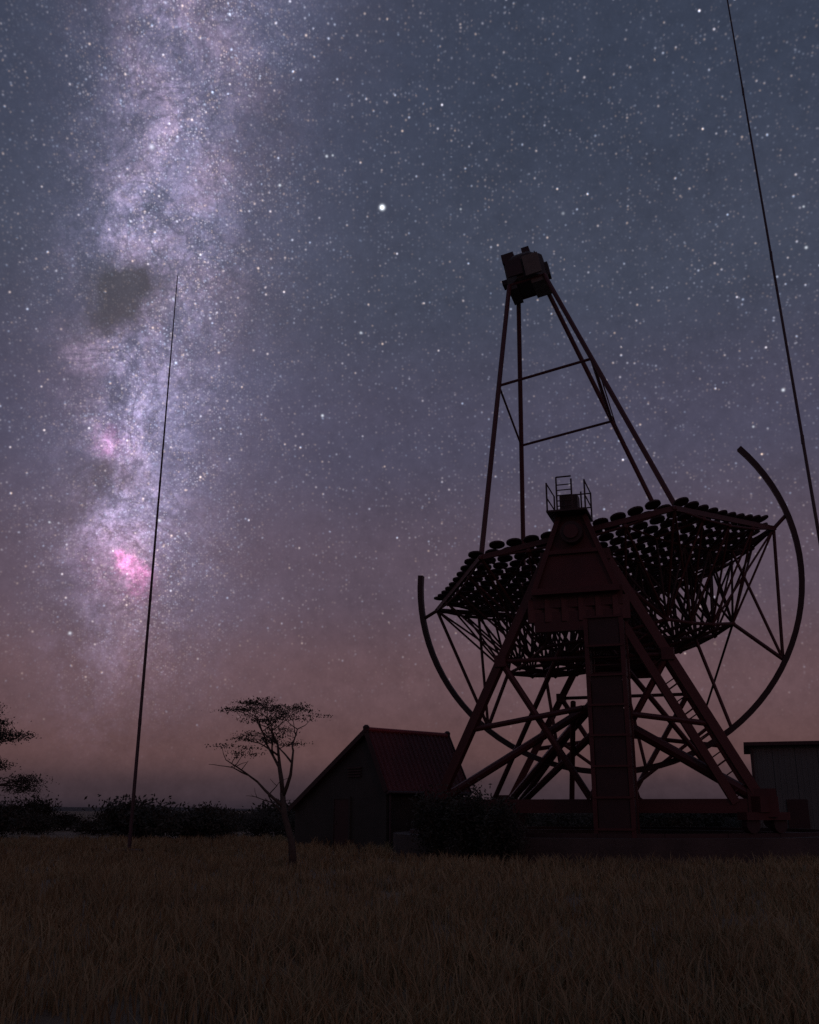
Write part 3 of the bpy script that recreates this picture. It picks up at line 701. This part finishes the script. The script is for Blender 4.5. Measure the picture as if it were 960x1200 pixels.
def shrub(name, foot, w, hgt, label, group, nleaf=900, size=0.13):
    foot = Vector(foot); t = root(name, foot); tag(t, label, 'shrub', group)
    mb = MB()
    cs = []
    for i in range(7):
        a = random.uniform(0, 2 * math.pi); rr = random.uniform(0.15, 0.5) * w
        e = foot + Vector((math.cos(a) * rr, math.sin(a) * rr * 0.8, hgt * random.uniform(0.45, 0.85)))
        mid_ = foot.lerp(e, 0.5) + Vector((random.gauss(0, .1), random.gauss(0, .1), 0.1)); mb.tube([foot - zz * 0.1, mid_, e], [0.05, 0.035, 0.015], 5)
        cs.append((e, random.uniform(0.5, 1)))
    mb.obj('stems', 'bark', t, foot)
    vs, fs = [], []
    for i in range(nleaf):
        c, k_ = random.choice(cs)
        q = c + Vector((random.gauss(0, w * 0.17), random.gauss(0, w * 0.17), random.gauss(0, hgt * 0.14) - hgt * 0.45 * random.random() ** 2 * (random.random() < .7)))
        q.z = max(0.05, min(q.z, hgt * 1.12))
        a = Vector((random.gauss(0, 1), random.gauss(0, 1), random.gauss(0, 1))).normalized(); b_ = a.orthogonal().normalized(); s = size * random.uniform(0.6, 1.5)
        o = len(vs); vs += [q - a * s - foot, q + b_ * s * 0.5 - foot, q + a * s - foot, q - b_ * s * 0.5 - foot]; fs.append([o, o + 1, o + 2, o + 3])
    put(bpy.data.objects.new('foliage', mesh_of(vs, fs, 'leaf', 'foliage')), t, Matrix.Translation(foot))
    return t
def copy_tree(o, loc, sx, sz, rot):
    M = Matrix.Translation(Vector(loc)) @ Matrix.Rotation(rot, 4, 'Z') @ Matrix.Diagonal((sx, sx, sz, 1))
    c = o.copy(); COL.objects.link(c); c.matrix_basis = M
    for ch in o.children:
        d = ch.copy(); COL.objects.link(d); d.parent = c
    return c
random.seed(5)
# bushes between the hut and the telescope
for i, (x, y, w, hh, lab) in enumerate([(0.95, 36.1, 1.4, 2.2, 'bushy dark shrub next to the shelter hut, hiding a telescope wheel'),
                                 (2.1, 34.9, 1.3, 2.35, 'tallest dense dark shrub of the three beside the concrete ring'),
                                 (3.2, 33.5, 1.2, 1.8, 'lowest dark shrub of the three beside the concrete ring')]):
    shrub('dark_shrub', (x, y, 0), w, hh, lab, None, 4200, 0.055)
protos = [shrub('savanna_shrub', (-16, 62, 0), 3.6, 1.9, 'dark savanna shrub in the low belt along the horizon', 'shrubs in the belt along the horizon', 3600, 0.09),
          shrub('savanna_shrub', (-11.5, 60, 0), 3.0, 1.7, 'dark savanna shrub in the low belt along the horizon', 'shrubs in the belt along the horizon', 3400, 0.09)]
xs = np.linspace(-36, 46, 56)
for i, x in enumerate(xs):
    y = random.uniform(58, 92); kx = y / 62
    s = random.uniform(0.65, 1.45)
    hs_ = s * random.uniform(0.75, 1.35)
    xx = x * kx * 0.85 + random.uniform(-.6, .6)
    if xx > 16.5 and y < 72: y = random.uniform(72, 80)
    if xx > 17 : hs_ = min(hs_, 1.0)
    copy_tree(protos[i % 2], (xx, y, 0), s, hs_, random.uniform(0, 6.28))

# ------------------------------------------------------------------ dry grass
def grass():
    N = 9000
    rr = 7.5 + (62 - 7.5) * rng.random(N) ** 1.25
    aa = rng.uniform(-0.5, 0.5, N)
    tx, ty = rr * np.sin(aa), rr * np.cos(aa)
    keep = np.hypot(tx - TX, ty - TY) > RAIL_R + 1.0
    pat = np.array([mnoise.noise(Vector((x * 0.22, y * 0.22, 7))) for x, y in zip(tx, ty)])
    keep &= pat + 0.25 * rng.random(len(pat)) > -0.42
    tx, ty, pat = tx[keep], ty[keep], pat[keep]
    m = 11; n_ = len(tx) * m
    bx = np.repeat(tx, m) + rng.normal(0, 0.09, n_); by = np.repeat(ty, m) + rng.normal(0, 0.09, n_)
    hh = np.repeat(0.16 + 0.22 * rng.random(len(tx)) + 0.15 * np.clip(pat, 0, 1), m) * rng.uniform(0.5, 1.2, n_)
    ang = rng.uniform(0, 2 * np.pi, n_); w = 0.006 + 0.00035 * np.hypot(bx, by)
    lx, ly = rng.normal(0, 0.4, n_) * hh, rng.normal(0, 0.4, n_) * hh
    dx, dy = np.cos(ang) * w, np.sin(ang) * w
    z0 = np.full(n_, -0.08)
    Vt = np.empty((n_, 5, 3))
    Vt[:, 0] = np.stack([bx - dx, by - dy, z0], 1); Vt[:, 1] = np.stack([bx + dx, by + dy, z0], 1)
    Vt[:, 2] = np.stack([bx + lx * .35 + dx * .7, by + ly * .35 + dy * .7, hh * .6], 1); Vt[:, 3] = np.stack([bx + lx * .35 - dx * .7, by + ly * .35 - dy * .7, hh * .6], 1)
    Vt[:, 4] = np.stack([bx + lx, by + ly, hh], 1)
    me = bpy.data.meshes.new('grass'); me.vertices.add(n_ * 5); me.vertices.foreach_set('co', Vt.ravel())
    o = np.arange(n_)[:, None] * 5
    li = np.concatenate([o + 0, o + 1, o + 2, o + 3, o + 3, o + 2, o + 4], 1).ravel()
    me.loops.add(len(li)); me.loops.foreach_set('vertex_index', li)
    me.polygons.add(n_ * 2)
    st = (np.arange(n_)[:, None] * 7 + np.array([[0, 4]])).ravel(); me.polygons.foreach_set('loop_start', st)
    me.polygons.foreach_set('loop_total', np.tile([4, 3], n_))
    me.materials.append(MAT['grass_blade']); me.update(); me.validate()
    return me
tag(put(bpy.data.objects.new('grass', grass())), 'dry tufted grass across the foreground', 'grass', kind='stuff')

# ------------------------------------------------------------------ small fittings on the buildings
DMX = Matrix.Translation(HP(1.2, 0.03, 0.0)) @ Matrix((hr, hg, zz)).transposed().to_4x4()
for lo, hi in (((-0.06, -0.09, 0), (0.03, -0.005, 2.2)), ((-0.06, 1.005, 0), (0.03, 1.09, 2.2)), ((-0.06, -0.004, 2.105), (0.03, 1.004, 2.2))):
    MB().box(lo, hi, DMX).obj('door_frame', 'hut_wall', hut)
MB().tube([HP(-SR - 0.18, -0.15, ERZ - 0.40), HP(-SR - 0.18, LEN + 0.15, ERZ - 0.40)], 0.07, 8).obj('gutter', 'galvanised', hut)
MB().tube([HP(-SR - 0.05, 0.15, ERZ - 0.42), HP(-SR - 0.05, 0.15, 0.0)], 0.045, 8).obj('downpipe', 'galvanised', hut)
for q in range(4): MB().box((-0.05, -0.45, 3.05 + 0.12 * q), (0.02, 0.45, 3.11 + 0.12 * q), Matrix.Translation(HP(0.9, 0.03, 0.0)) @ Matrix((hr, hg, zz)).transposed().to_4x4()).obj('vent_slat', 'dark_steel', hut)
MB().box((2.0, hy0 - 0.02, 0.0), (3.1, hy0 + 0.07, 2.2), HALL).obj('door', 'dark_steel', hall)
MB().tube([HALL @ Vector((hx0 + 0.1, hy0 - 0.06, HH)), HALL @ Vector((hx0 + 0.1, hy0 - 0.06, 0))], 0.06, 8).obj('downpipe', 'hall_roof', hall)
